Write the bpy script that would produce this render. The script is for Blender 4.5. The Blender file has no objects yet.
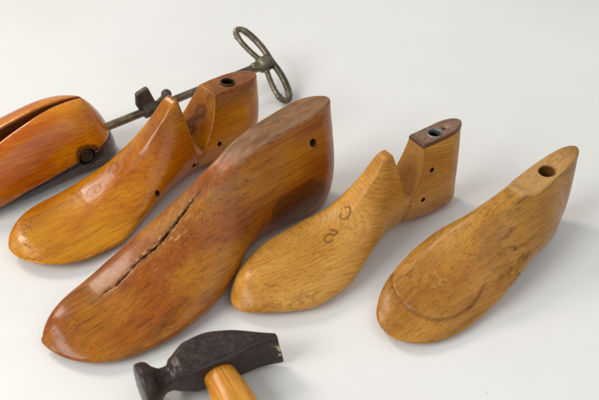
import bpy, math
import numpy as np
from mathutils import Vector, Matrix

# ---------------------------------------------------------------- camera, light, exposure
scene = bpy.context.scene
COL = scene.collection
PITCH = math.radians(40)
cam_d = bpy.data.cameras.new('camera')
cam_d.lens = 50; cam_d.sensor_width = 36
cam_d.clip_start = .02; cam_d.clip_end = 50
cam = bpy.data.objects.new('camera', cam_d); COL.objects.link(cam)
CAM = Vector((0, -.75 * math.cos(PITCH), .75 * math.sin(PITCH)))
cam.location = CAM
cam.rotation_euler = (math.pi / 2 - PITCH, 0, 0)
cam_d.dof.use_dof = True
cam_d.dof.focus_distance = .70
cam_d.dof.aperture_fstop = 9
scene.camera = cam

world = bpy.data.worlds.new('World'); scene.world = world
world.use_nodes = True
world.node_tree.nodes['Background'].inputs[0].default_value = (.89, .95, 1.0, 1)
world.node_tree.nodes['Background'].inputs[1].default_value = .49

def area(name, loc, aim, sx, sy, power, color):
    l = bpy.data.lights.new(name, 'AREA'); l.shape = 'RECTANGLE'
    l.size = sx; l.size_y = sy; l.energy = power; l.color = color
    o = bpy.data.objects.new(name, l); COL.objects.link(o)
    o.location = loc
    o.rotation_euler = (Vector(aim) - Vector(loc)).to_track_quat('-Z', 'Y').to_euler()
    return o
area('warm_lamp', (-1.55, 1.15, 1.9), (0, 0, 0), .75, .75, 25, (1, .88, .75))
area('window_light', (-2.0, -1.3, 1.7), (0, 0, 0), 1.5, 1.3, 53, (.95, .985, 1.0))
area('room_light', (1.2, -1.6, 2.2), (0, 0, 0), 2.6, 2.0, 13, (1, .98, .95))

scene.view_settings.view_transform = 'Standard'
scene.view_settings.look = 'None'
scene.view_settings.exposure = .06
scene.view_settings.gamma = 1
scene.cycles.use_denoising = True
scene.cycles.max_bounces = 8

# ---------------------------------------------------------------- geometry helpers
def smoothstep(a, b, x):
    t = np.clip((x - a) / (b - a), 0, 1)
    return t * t * (3 - 2 * t)

def pchip(xs, ys, x):
    """monotone cubic through a small table"""
    xs = np.asarray(xs, float); ys = np.asarray(ys, float)
    h = np.diff(xs); d = np.diff(ys) / h
    m = np.zeros_like(ys)
    for i in range(1, len(xs) - 1):
        if d[i-1] * d[i] > 0:
            w1 = 2 * h[i] + h[i-1]; w2 = h[i] + 2 * h[i-1]
            m[i] = (w1 + w2) / (w1 / d[i-1] + w2 / d[i])
    m[0] = d[0]; m[-1] = d[-1]
    x = np.clip(x, xs[0], xs[-1])
    i = np.clip(np.searchsorted(xs, x) - 1, 0, len(h) - 1)
    t = (x - xs[i]) / h[i]
    return (ys[i] * (1 + 2 * t) * (1 - t)**2 + m[i] * h[i] * t * (1 - t)**2
            + ys[i+1] * t * t * (3 - 2 * t) + m[i+1] * h[i] * t * t * (t - 1))

def smax(a, b, k):
    h = np.clip(.5 + .5 * (a - b) / k, 0, 1)
    return b + (a - b) * h + k * h * (1 - h)

def smin(a, b, k):
    return -smax(-a, -b, k)

def grid(lo, hi, s):
    ax = [np.arange(lo[i], hi[i] + s, s, dtype=np.float32) for i in range(3)]
    return ax[0][:, None, None], ax[1][None, :, None], ax[2][None, None, :]

def renorm(f, s):
    g = np.gradient(f, s)
    m = np.sqrt(g[0]**2 + g[1]**2 + g[2]**2)
    return f / np.clip(m, 2., 4000)

def blur(f, n=1):
    for _ in range(n):
        for a in range(3):
            p = np.concatenate([f.take([0], a), f, f.take([-1], a)], a)
            N = f.shape[a]
            sl = lambda i: tuple(slice(i, i + N) if k == a else slice(None) for k in range(3))
            f = .25 * p[sl(0)] + .5 * p[sl(1)] + .25 * p[sl(2)]
    return f

def surface_nets(f, lo, s):
    """naive surface nets of the zero level: vertices and quads"""
    ins = f < 0
    c = np.zeros(tuple(n - 1 for n in f.shape), np.int8)
    sl = lambda o, n: slice(o, n - 1 + o)
    nx, ny, nz = f.shape
    for i in (0, 1):
        for j in (0, 1):
            for k in (0, 1):
                c += ins[sl(i, nx), sl(j, ny), sl(k, nz)]
    act = (c > 0) & (c < 8)
    I, J, K = np.nonzero(act)
    idx = np.full(act.shape, -1, np.int32); idx[I, J, K] = np.arange(len(I))
    acc = np.zeros((len(I), 3)); cnt = np.zeros(len(I))
    cor = [(i, j, k) for i in (0, 1) for j in (0, 1) for k in (0, 1)]
    for a in cor:
        for b in cor:
            if sum(b) - sum(a) == 1 and all(b[q] >= a[q] for q in range(3)):
                fa = f[I + a[0], J + a[1], K + a[2]]; fb = f[I + b[0], J + b[1], K + b[2]]
                x = (fa < 0) != (fb < 0)
                t = np.where(x, fa / np.where(x, fa - fb, 1), 0)
                for q in range(3):
                    acc[:, q] += np.where(x, a[q] + t * (b[q] - a[q]), 0)
                cnt += x
    V = (acc / cnt[:, None] + np.stack([I, J, K], 1)) * s + np.asarray(lo)
    Q = []
    for ax in range(3):
        n = f.shape
        a0 = [slice(0, n[q]) for q in range(3)]; a1 = list(a0)
        a0[ax] = slice(0, n[ax] - 1); a1[ax] = slice(1, n[ax])
        A = ins[tuple(a0)]; B = ins[tuple(a1)]
        P = np.stack(np.nonzero(A != B), 1)
        u, v = (ax + 1) % 3, (ax + 2) % 3
        ok = (P[:, u] > 0) & (P[:, v] > 0) & (P[:, u] < n[u] - 1) & (P[:, v] < n[v] - 1)
        P = P[ok]; si = A[tuple(P.T)]
        def at_(du, dv):
            R = P.copy(); R[:, u] -= du; R[:, v] -= dv
            return idx[R[:, 0], R[:, 1], R[:, 2]]
        q = np.stack([at_(1, 1), at_(0, 1), at_(0, 0), at_(1, 0)], 1)
        Q.append(np.where(si[:, None], q, q[:, ::-1]))
    return V, np.concatenate(Q)

def last_body(X, Y, Z, T):
    """field of a shoe last: x runs from the heel (0) to the toe, y across, z up.  T is a table of profiles"""
    x = X.ravel()
    S = T['st']                                   # columns: x zb zt yn yf yt r e g
    col = lambda k: pchip(S[:, 0], S[:, k], x)[:, None, None].astype(np.float32)
    zb, zt, yn, yf, yt, r, e, g = [col(k) for k in range(1, 9)]
    xt = T['toe']; xc = x[:, None, None].astype(np.float32)
    tt = np.clip((xt - xc) / T['tr'], 0, 1)
    zt = zb + (zt - zb) * np.maximum((1 - (1 - tt)**2.3), .22)**(1 / 2.0)
    u = (Z - zb) / np.maximum(zt - zb, 1e-3)
    ub = T.get('ub', .28)
    Plow = 1 - (1 - T.get('sole', .8)) * np.clip(1 - u / ub, 0, 1.3)**2
    s = np.maximum((u - ub) / (1 - ub), 0)
    # plan ends, as signed squares so that the field stays smooth through the tips
    xb = pchip(T['back'][0], T['back'][1], Z.ravel())[None, None, :].astype(np.float32)
    ss = lambda q: 1 - np.abs(1 - q)**2.2
    tb = np.minimum((X - xb) / T['br'], 1)
    te = np.minimum((xt - .012 * np.minimum(s, 1)**2 - X) / T['tw'], 1)
    Eb, Et = ss(np.maximum(tb, -1.)), ss(np.maximum(te, -1.))
    yc = (yn + yf) / 2; W = (yn - yf) / 2
    us = np.minimum(s, 1); us = us * us * (3 - 2 * us)
    cy = yc * (1 - us) + yt * us
    cy = cy + (T.get('toey', 0.) - cy) * (1 - np.sqrt(np.maximum(Et, 0))) * .9
    Q = 1 - np.minimum(s, 1.6)**e
    P = r + (1 - r) * np.sign(Q) * np.abs(Q)**(1 / g)
    EE = np.where((Eb < 0) | (Et < 0), np.minimum(Eb, Et), Eb * Et)
    PE = np.where(EE < 0, EE * np.maximum(P * np.abs(P), .2), P * np.abs(P) * EE)
    d = ((Y - cy) / (W * np.maximum(Plow, .1)))**2 - PE
    return d, Z - zt, zb - Z
def vnoise(P, scale, seed=0):
    """smooth value noise in 0..1 at points P (n,3)"""
    Q = np.asarray(P) * scale + seed * 17.31 + 1000
    I = np.floor(Q).astype(np.int64); F = Q - I; F = F * F * (3 - 2 * F)
    def h(a, b, c):
        n = (a * 73856093 ^ b * 19349663 ^ c * 83492791 ^ (seed * 7919 + 13)) & 0x7fffffff
        n = (n * 1103515245 + 12345) & 0x7fffffff
        n = (n ^ (n >> 13)) * 60493 & 0x7fffffff
        return (n & 0xffff) / 65535.
    r = 0
    for i in (0, 1):
        for j in (0, 1):
            for k in (0, 1):
                w = (F[:, 0] if i else 1 - F[:, 0]) * (F[:, 1] if j else 1 - F[:, 1]) * (F[:, 2] if k else 1 - F[:, 2])
                r = r + w * h(I[:, 0] + i, I[:, 1] + j, I[:, 2] + k)
    return r

def fbm(P, scale, seed=0, n=3):
    return sum(vnoise(P, scale * 2**i, seed + i) * .5**i for i in range(n)) / sum(.5**i for i in range(n))

def seg_dist(P, pts):
    """distance of points P to a polyline, and arc position 0..1"""
    P = np.asarray(P, float); pts = np.asarray(pts, float)
    best = np.full(len(P), 9.); arc = np.zeros(len(P))
    n = max(1, len(pts) - 1)
    if len(pts) == 1: return np.linalg.norm(P - pts[0], axis=1), arc
    for i in range(n):
        a, b = pts[i], pts[i + 1]; d = b - a
        t = np.clip((P - a) @ d / max(d @ d, 1e-12), 0, 1)
        r = np.linalg.norm(P - a - t[:, None] * d, axis=1)
        m = r < best; best[m] = r[m]; arc[m] = (i + t[m]) / n
    return best, arc

def mark(V, pts, width, soft=.0006):
    pts = np.asarray(pts, float)
    for _ in range(2 if len(pts) > 3 else 0):          # corner cutting: hand drawn strokes have no corners
        q = np.empty((2 * len(pts) - 2, 3)); q[0::2] = pts[:-1] * .75 + pts[1:] * .25; q[1::2] = pts[:-1] * .25 + pts[1:] * .75
        pts = np.vstack([pts[:1], q, pts[-1:]])
    d, _ = seg_dist(V, pts)
    return np.clip((width + soft - d) / (2 * soft), 0, 1)

def cyl_field(X, Y, Z, p, d, r, h0, h1):
    """capped cylinder from p along unit direction d, between h0 and h1"""
    d = np.asarray(d, float); d = d / np.linalg.norm(d)
    x, y, z = X - p[0], Y - p[1], Z - p[2]
    t = x * d[0] + y * d[1] + z * d[2]
    q = np.sqrt(np.maximum(x * x + y * y + z * z - t * t, 0)) - r
    return np.maximum(q, np.maximum(t - h1, h0 - t))

def capsule(X, Y, Z, a, b, ra, rb=None):
    rb = ra if rb is None else rb
    a = np.asarray(a, float); b = np.asarray(b, float); d = b - a
    t = np.clip(((X - a[0]) * d[0] + (Y - a[1]) * d[1] + (Z - a[2]) * d[2]) / (d @ d), 0, 1)
    return np.sqrt((X - a[0] - t * d[0])**2 + (Y - a[1] - t * d[1])**2 + (Z - a[2] - t * d[2])**2) - (ra + (rb - ra) * t)

def link_mesh(name, V, F, mat, parent=None, attrs=None, smooth=True):
    me = bpy.data.meshes.new(name)
    V = np.asarray(V, np.float32)
    if isinstance(F, np.ndarray):
        me.vertices.add(len(V)); me.vertices.foreach_set('co', V.ravel())
        me.loops.add(F.size); me.loops.foreach_set('vertex_index', F.astype(np.int32).ravel())
        me.polygons.add(len(F)); me.polygons.foreach_set('loop_start', np.arange(0, F.size, F.shape[1], dtype=np.int32))
        me.update(calc_edges=True)
    else:
        me.from_pydata(V.tolist(), [], F); me.update()
    me.polygons.foreach_set('use_smooth', np.full(len(me.polygons), smooth))
    for k, v in (attrs or {}).items():
        a = me.attributes.new(k, 'FLOAT', 'POINT'); a.data.foreach_set('value', np.asarray(v, np.float32))
    me.materials.append(mat); me.validate()
    o = bpy.data.objects.new(name, me); COL.objects.link(o)
    if parent: o.parent = parent
    return o

def relax(V, Q, n):
    """volume keeping smoothing that takes the grid steps out"""
    E = np.concatenate([Q[:, [0, 1]], Q[:, [1, 2]], Q[:, [2, 3]], Q[:, [3, 0]]])
    N = len(V); deg = np.maximum(np.bincount(E.ravel(), minlength=N), 1)
    for it in range(n * 2):
        S = np.stack([np.bincount(E[:, 0], V[E[:, 1], k], N) + np.bincount(E[:, 1], V[E[:, 0], k], N) for k in range(3)], 1)
        V = V + (S / deg[:, None] - V) * (.6 if it % 2 == 0 else -.52)
    return V

def field_mesh(name, f, lo, s, mat, parent=None, paint=None, sm=6):
    V, Q = surface_nets(f, lo, s)
    V = relax(V, Q, sm)
    return link_mesh(name, V, Q, mat, parent, paint(V) if paint else None)

def thing(name, label, cat, loc, rotz, group=None):
    o = bpy.data.objects.new(name, None); COL.objects.link(o)
    o.empty_display_size = .03
    tag(o, label, cat, group)
    o.location = loc; o.rotation_euler = (0, 0, math.radians(rotz))
    return o

def tag(o, label, cat, group=None):
    o['label'] = label; o['category'] = cat
    if group: o['group'] = group

def lin(h):
    v = [int(h[i:i + 2], 16) / 255 for i in (0, 2, 4)]
    return tuple(c / 12.92 if c <= .04045 else ((c + .055) / 1.055)**2.4 for c in v) + (1,)

# ---------------------------------------------------------------- materials
class NT:
    def __init__(s, name):
        s.m = bpy.data.materials.new(name); s.m.use_nodes = True
        s.t = s.m.node_tree; s.b = s.t.nodes['Principled BSDF']
    def n(s, typ, **k):
        x = s.t.nodes.new(typ)
        for a, v in k.items(): setattr(x, a, v)
        return x
    def l(s, a, b): s.t.links.new(a, b)
    def set(s, sock, v):
        if hasattr(v, 'is_output'): s.l(v, sock)
        else: sock.default_value = v
    def math(s, op, a, b=0., c=None, clamp=False):
        x = s.n('ShaderNodeMath', operation=op, use_clamp=clamp)
        s.set(x.inputs[0], a); s.set(x.inputs[1], b)
        if c is not None: s.set(x.inputs[2], c)
        return x.outputs[0]
    def mix(s, f, a, b, mode='MIX'):
        x = s.n('ShaderNodeMix', data_type='RGBA', blend_type=mode)
        s.set(x.inputs[0], f); s.set(x.inputs[6], a); s.set(x.inputs[7], b)
        return x.outputs[2]
    def noise(s, vec, scale, detail=3, rough=.55, dist=0.):
        x = s.n('ShaderNodeTexNoise'); s.l(vec, x.inputs['Vector'])
        x.inputs['Scale'].default_value = scale; x.inputs['Detail'].default_value = detail
        x.inputs['Roughness'].default_value = rough; x.inputs['Distortion'].default_value = dist
        return x.outputs['Fac']
    def map(s, vec, loc=(0, 0, 0), rot=(0, 0, 0), scale=(1, 1, 1)):
        x = s.n('ShaderNodeMapping'); s.l(vec, x.inputs[0])
        x.inputs['Location'].default_value = loc; x.inputs['Rotation'].default_value = rot; x.inputs['Scale'].default_value = scale
        return x.outputs[0]
    def ramp(s, f, a, b, v0=0., v1=1.):
        x = s.n('ShaderNodeMapRange'); x.interpolation_type = 'SMOOTHSTEP'
        s.set(x.inputs[0], f)
        for i, v in enumerate((a, b, v0, v1)): x.inputs[i + 1].default_value = v
        return x.outputs[0]
    def attr(s, name):
        x = s.n('ShaderNodeAttribute'); x.attribute_name = name
        return x.outputs['Fac']
    def coord(s):
        return s.n('ShaderNodeTexCoord').outputs['Object']
    def bump(s, h, dist, strength=1., prev=None):
        x = s.n('ShaderNodeBump'); s.set(x.inputs['Height'], h)
        x.inputs['Distance'].default_value = dist; x.inputs['Strength'].default_value = strength
        if prev is not None: s.l(prev, x.inputs['Normal'])
        return x.outputs[0]

def wood(name, base, light, dark, rings=.5, dirt=.3, rough=.28, coat=.5, seed=0., rot=(0, 0, 0), ring_mm=4., pith=(0, -.02, -.09),
         ink_and_shade='2a1810', stain='5a3010', pale='c9a468', worn_and_sheen='9a7a66', fleck=.5, ringcol=None, patch=.8, smudge=.53):
    t = NT(name); co = t.coord()
    v = t.map(co, (seed, seed * .7, seed * .3), rot)
    vr = t.map(co, pith, rot)
    # warped rings round the pith
    warp = t.n('ShaderNodeTexNoise'); t.l(t.map(co, (seed, 0, 0), (0, 0, 0), (1, 1.4, 1.4)), warp.inputs['Vector'])
    warp.inputs['Scale'].default_value = 10; warp.inputs['Detail'].default_value = 3
    va = t.n('ShaderNodeVectorMath', operation='MULTIPLY_ADD'); t.l(warp.outputs['Color'], va.inputs[0])
    va.inputs[1].default_value = (.022, .0075, .0075); t.l(vr, va.inputs[2])
    sx = t.n('ShaderNodeSeparateXYZ'); t.l(va.outputs[0], sx.inputs[0])
    rr = t.math('SQRT', t.math('ADD', t.math('MULTIPLY', sx.outputs[1], sx.outputs[1]), t.math('MULTIPLY', sx.outputs[2], sx.outputs[2])))
    fr = t.math('FRACT', t.math('MULTIPLY', rr, 1000 / ring_mm))
    line = t.math('POWER', fr, 3.5)
    fine = t.math('FRACT', t.math('MULTIPLY', rr, 3200 / ring_mm))
    fib = t.noise(t.map(v, (0, 0, 0), (0, 0, 0), (8, 520, 520)), 1, 4, .7)
    fib2 = t.noise(t.map(v, (3, 0, 0), (0, 0, 0), (50, 1100, 1100)), 1, 3, .7)
    big = t.noise(t.map(v, (0, 0, 0), (0, 0, 0), (.55, 1.3, 1.3)), 24, 3, .5, .3)
    mid = t.noise(t.map(v, (5, 1, 0), (0, 0, 0), (.5, 3.2, 3.2)), 34, 4, .62, .3)
    c = t.mix(t.math('MULTIPLY', t.ramp(big, .36, .66), patch), lin(base), lin(light))
    c = t.mix(t.math('MULTIPLY', t.ramp(mid, .46, .78), .42), c, lin(dark))
    rc = lin(ringcol) if ringcol else lin(dark)
    rm = t.ramp(t.noise(v, 17, 2, .5), .40, .62)
    lm = t.math('MULTIPLY', t.math('MULTIPLY', line, rm), rings)
    c = t.mix(lm, c, rc)
    c = t.mix(t.math('MULTIPLY', t.math('MULTIPLY', fine, rm), rings * .3), c, rc)
    c = t.mix(t.ramp(fib, .50, .66, 0, .5), c, lin(dark))
    c = t.mix(t.ramp(fib, .50, .28, 0, .35), c, lin(light))
    c = t.mix(t.ramp(fib2, .52, .70, 0, .42), c, lin(dark))
    # dark pore dashes, denser in some places
    fl = t.noise(t.map(v, (9, 0, 0), (0, 0, 0), (110, 900, 900)), 1, 1, .5)
    fm = t.ramp(t.noise(v, 50, 2), .42, .60)
    c = t.mix(t.math('MULTIPLY', t.math('MULTIPLY', t.ramp(fl, .64, .74), fm), fleck), c, lin(ink_and_shade))
    # handling dirt in streaks and smudges
    dn = t.noise(t.map(v, (2, 7, 1), (0, 0, .12), (1, 3.0, 3.0)), 60, 6, .75, .5)
    dz = t.ramp(t.noise(v, 26, 2, .5), .45, .66)
    dm = t.math('MULTIPLY', t.ramp(dn, smudge, smudge + .20), t.math('ADD', t.math('MULTIPLY', dz, .85), .15))
    c = t.mix(t.math('MULTIPLY', dm, dirt, clamp=True), c, lin(stain))
    # nicks: short, along and across the fibre
    vo = t.n('ShaderNodeTexVoronoi'); vo.feature = 'F1'; t.l(t.map(v, (0, 0, 0), (0, 0, .4), (1, 3.2, 2.0)), vo.inputs['Vector']); vo.inputs['Scale'].default_value = 75
    nick = t.math('MULTIPLY', t.ramp(vo.outputs['Distance'], .11, .06), t.ramp(t.noise(v, 47, 2), .56, .62))
    c = t.mix(t.math('MULTIPLY', nick, .6), c, lin(ink_and_shade))
    edge = t.n('ShaderNodeNewGeometry').outputs['Pointiness']
    c = t.mix(t.ramp(edge, .53, .62, 0, .25), c, lin(light))
    A = {k: t.attr(k) for k in ('worn_and_sheen', 'stain', 'pale', 'ink_and_shade')}
    bn = t.noise(t.map(v, (0, 0, 0), (0, 0, 0), (1, 3, 3)), 160, 4, .7)
    br = t.ramp(bn, .3, .62)
    c = t.mix(t.math('MULTIPLY', A['worn_and_sheen'], t.math('MULTIPLY_ADD', br, .6, .3)), c, lin(worn_and_sheen))
    c = t.mix(t.math('MULTIPLY', A['stain'], t.math('MULTIPLY_ADD', br, .4, .5)), c, lin(stain))
    c = t.mix(t.math('MULTIPLY', A['pale'], t.math('MULTIPLY_ADD', br, .5, .5)), c, lin(pale))
    c = t.mix(t.math('MULTIPLY', A['ink_and_shade'], .93), c, lin(ink_and_shade))
    t.l(c, t.b.inputs['Base Color'])
    rn = t.math('ADD', t.ramp(t.noise(v, 70, 5, .75), .35, .7, -.06, .16), t.ramp(t.noise(t.map(v, (0, 0, 0), (.3, .2, .5), (40, 900, 600)), 1, 2, .6), .6, .75, 0, .18))
    ro = t.math('ADD', rn, rough)
    ro = t.math('ADD', ro, t.math('MULTIPLY', t.math('MAXIMUM', A['worn_and_sheen'], t.math('MAXIMUM', A['pale'], A['ink_and_shade'])), .3), clamp=True)
    t.l(ro, t.b.inputs['Roughness'])
    t.b.inputs['Specular IOR Level'].default_value = .20
    cw = t.math('MULTIPLY', t.math('SUBTRACT', 1, t.math('MAXIMUM', A['worn_and_sheen'], t.math('MAXIMUM', A['pale'], A['ink_and_shade'])), clamp=True), coat)
    t.l(cw, t.b.inputs['Coat Weight']); t.b.inputs['Coat Roughness'].default_value = rough * .55; t.b.inputs['Coat IOR'].default_value = 1.4
    b1 = t.bump(t.noise(v, 45, 3, .55), .0010, .55, t.bump(t.ramp(t.noise(t.map(v, (4, 4, 4), (.5, 0, .6), (60, 700, 300)), 1, 2, .6), .62, .74), .00012, .5))
    b2 = t.bump(t.math('ADD', fib, t.math('MULTIPLY', A['worn_and_sheen'], bn)), .00022, .6, b1)
    b3 = t.bump(t.math('SUBTRACT', 1, t.math('MAXIMUM', A['ink_and_shade'], nick)), .0005, .6, b2)
    t.l(b3, t.b.inputs['Normal'])
    return t.m

def metal(name, base, dark, rust, rough=.38, metallic=.9, scale=120, bump=.0005, rustamt=.5):
    t = NT(name); co = t.coord()
    a = t.noise(co, scale, 5, .7); b = t.noise(co, scale * .35, 3, .6, .5)
    c = t.mix(t.ramp(b, .35, .65), lin(base), lin(dark))
    c = t.mix(t.math('MULTIPLY', t.ramp(a, .52, .7), rustamt), c, lin(rust))
    ch = t.attr('chip'); c = t.mix(ch, c, lin('c9b878'))
    t.l(c, t.b.inputs['Base Color'])
    t.l(t.ramp(a, .4, .7, metallic, metallic * .45), t.b.inputs['Metallic'])
    t.l(t.ramp(a, .35, .7, rough, rough + .25), t.b.inputs['Roughness'])
    t.l(t.bump(t.math('ADD', a, b), bump, .7), t.b.inputs['Normal'])
    return t.m

M_A = wood('amber_varnished_wood', 'ab5c00', 'ca8604', '803a00', rings=.3, dirt=.28, rough=.20, coat=.48, seed=1.3, worn_and_sheen='a8704e', stain='5e260a', fleck=.4, patch=.95)
M_B = wood('brown_worn_wood', '934a07', 'b27112', '5a2a08', rings=.4, dirt=.5, rough=.28, coat=.38, seed=4.1, worn_and_sheen='91745a', stain='3e220c', pale='c49c66', fleck=.6, ring_mm=6, ink_and_shade='28160b')
M_C = wood('honey_ring_wood', 'bf8230', 'd49c48', '935a1e', rings=.42, dirt=.5, rough=.36, coat=.15, seed=7.7, worn_and_sheen='a58058', stain='744212', ringcol='7c4820',
           fleck=.4, smudge=.50, ring_mm=3.0, pith=(-.02, -.006, .000), rot=(0, .20, .10))
M_D = wood('mottled_tan_wood', 'a06620', 'ba8434', '6a4012', rings=.3, dirt=.85, rough=.32, coat=.30, seed=2.9, worn_and_sheen='bc935c', stain='5a360e', pale='d2b070', fleck=.35, ring_mm=5, smudge=.47)
M_S = wood('orange_varnished_wood', 'b95c00', 'da8808', '943a02', rings=.3, dirt=.2, rough=.14, coat=.65, seed=5.2, fleck=.4, patch=.95, stain='923406')
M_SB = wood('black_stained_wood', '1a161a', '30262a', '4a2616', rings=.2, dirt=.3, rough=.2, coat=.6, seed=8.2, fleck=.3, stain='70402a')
M_H = wood('hammer_handle_wood', 'c88026', 'dc9c3a', '94500e', rings=.45, dirt=.3, rough=.3, coat=.4, seed=6.2, fleck=.8, ring_mm=3., pith=(0, .02, -.03), rot=(0, 0, math.pi / 2))
M_LEA = wood('red_brown_leather_board', '54341f', '6e482e', '341c10', rings=.3, dirt=.5, rough=.3, coat=.3, seed=3.3, stain='2c160e')
M_ROD = metal('tarnished_steel', '887d66', '5a5040', '443626', rough=.30, metallic=.95)
M_BRK = metal('dull_grey_iron', '665d50', '48413a', '3c3026', rough=.40, metallic=.7)
M_IRON = metal('blackened_iron', '392b25', '2a201c', '503a2c', rough=.24, metallic=.35, scale=300, bump=.0002, rustamt=.3)
M_BRASS = metal('dull_brass', '5a4a2c', '3a2e1c', '261e14', rough=.35, metallic=.85)
M_RING = metal('worn_zinc_tube', 'a0a098', '70706a', '4a443c', rough=.35, metallic=.9)

def table_material():
    t = NT('white_table_vinyl'); co = t.coord()
    a = t.noise(co, 3, 3, .5); b = t.noise(co, 260, 3, .6)
    c = t.mix(t.ramp(a, .35, .65), lin('e0ddd8'), lin('e5e2dd'))
    sm = t.noise(t.map(co, (4, 2, 0)), 34, 4, .7, .8)
    c = t.mix(t.ramp(sm, .66, .80, 0, .35), c, lin('c9bda6'))
    dn = t.n('ShaderNodeTexVoronoi'); t.l(co, dn.inputs['Vector']); dn.inputs['Scale'].default_value = 22
    dots = t.math('MULTIPLY', t.ramp(dn.outputs['Distance'], .035, .015), t.ramp(t.noise(co, 11, 2), .5, .56))
    c = t.mix(t.math('MULTIPLY', dots, .4), c, lin('8a7a64'))
    fx = t.noise(t.map(co, (0, 0, 0), (0, 0, .7), (3, 40, 1)), 14, 3, .6)
    c = t.mix(t.ramp(fx, .60, .75, 0, .14), c, lin('b9b4aa'))
    t.l(c, t.b.inputs['Base Color'])
    t.l(t.ramp(a, .3, .7, .34, .42), t.b.inputs['Roughness'])
    t.b.inputs['Specular IOR Level'].default_value = .35
    w = t.noise(t.map(co, (0, 0, 0), (0, 0, .5), (1, 2.2, 1)), 9, 2, .5)
    t.l(t.bump(b, .0001, .3, t.bump(w, .004, .25)), t.b.inputs['Normal'])
    return t.m

# ---------------------------------------------------------------- the setting: a white table top
n = 60
g = np.linspace(-2.6, 2.6, n + 1)
gv = np.array([(x, y, 0.) for y in g for x in g])
gq = np.array([(j * (n + 1) + i, j * (n + 1) + i + 1, (j + 1) * (n + 1) + i + 1, (j + 1) * (n + 1) + i) for j in range(n) for i in range(n)])
tbl = link_mesh('table_surface', gv, gq, table_material()); tbl['kind'] = 'structure'

# ---------------------------------------------------------------- shoe lasts
# columns: x, sole height, top height, near side, far side, ridge side, top width ratio, shoulder power, shoulder power
TA = dict(st=np.array([
 [-0.0200,0.0040,0.0694,0.0250,-0.0233,-0.0020, 0.55,2.20,1.00],
 [0.0200,0.0040,0.0727,0.0256,-0.0234,-0.0020, 0.52,2.00,1.00],
 [0.0500,0.0100,0.0744,0.0257,-0.0238,-0.0010, 0.45,1.70,1.00],
 [0.0750,0.0135,0.0815,0.0275,-0.0244,0.0000, 0.28,1.30,1.00],
 [0.0950,0.0126,0.0663,0.0315,-0.0241,0.0000, 0.26,1.40,1.10],
 [0.1200,0.0077,0.0456,0.0364,-0.0243,-0.0020, 0.22,1.60,1.30],
 [0.1450,0.0025,0.0302,0.0443,-0.0229,-0.0040, 0.15,1.80,1.60],
 [0.1750,0.0014,0.0199,0.0547,-0.0210,-0.0060, 0.05,2.00,1.80],
 [0.2050,0.0056,0.0168,0.0556,-0.0200,-0.0060, 0.02,2.00,2.00],
 [0.2500,0.0095,0.0187,0.0514,-0.0207,-0.0020, 0.02,2.00,2.00],
 ]),
 toe=0.2501, tr=0.030, tw=0.050, toey=0.0078, br=0.028, back=([0, 0.04, 0.09],[-0.0032, -0.0143, -0.0208]))
TB = dict(st=np.array([
 [-0.0300,0.0040,0.0927,0.0258,-0.0217,-0.0020, 0.50,2.20,1.00],
 [0.0100,0.0038,0.0958,0.0305,-0.0240,-0.0020, 0.48,2.00,1.00],
 [0.0450,0.0081,0.0950,0.0311,-0.0247,-0.0010, 0.45,1.70,1.00],
 [0.0750,0.0131,0.0920,0.0312,-0.0255,0.0000, 0.40,1.40,1.00],
 [0.1000,0.0136,0.0810,0.0350,-0.0255,-0.0020, 0.30,1.40,1.10],
 [0.1300,0.0074,0.0622,0.0480,-0.0259,-0.0040, 0.25,1.50,1.20],
 [0.1650,0.0017,0.0431,0.0574,-0.0241,-0.0060, 0.18,1.70,1.50],
 [0.1950,0.0012,0.0304,0.0582,-0.0176,-0.0080, 0.10,1.90,1.70],
 [0.2300,0.0025,0.0226,0.0534,-0.0096,-0.0080, 0.06,2.00,2.00],
 [0.2750,0.0055,0.0238,0.0519,-0.0030,-0.0020, 0.04,2.00,2.00],
 ]),
 toe=0.2735, tr=0.034, tw=0.055, toey=-0.0085, br=0.034, back=([0, 0.04, 0.11],[-0.0077, -0.014, -0.02]))
TC = dict(st=np.array([
 [-0.0100,0.0039,0.0837,0.0144,-0.0167,-0.0020, 0.60,2.20,1.00],
 [0.0300,0.0041,0.0829,0.0146,-0.0163,-0.0020, 0.58,2.00,1.00],
 [0.0600,0.0101,0.0842,0.0148,-0.0189,-0.0010, 0.50,1.70,1.00],
 [0.0800,0.0133,0.0849,0.0173,-0.0214,0.0000, 0.26,1.30,1.00],
 [0.1000,0.0132,0.0660,0.0251,-0.0229,0.0000, 0.26,1.40,1.10],
 [0.1250,0.0067,0.0446,0.0344,-0.0237,-0.0020, 0.22,1.60,1.30],
 [0.1500,0.0023,0.0354,0.0427,-0.0246,-0.0040, 0.15,1.80,1.60],
 [0.1750,0.0017,0.0312,0.0441,-0.0250,-0.0040, 0.05,2.00,1.80],
 [0.2000,0.0037,0.0286,0.0384,-0.0235,-0.0020, 0.02,2.00,2.00],
 [0.2350,0.0064,0.0257,0.0300,-0.0228,-0.0020, 0.02,2.00,2.00],
 ]),
 toe=0.2311, tr=0.028, tw=0.055, toey=0.0070, br=0.022, back=([0, 0.03, 0.09],[-0.0064, -0.0028, -0.0044]))
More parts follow.
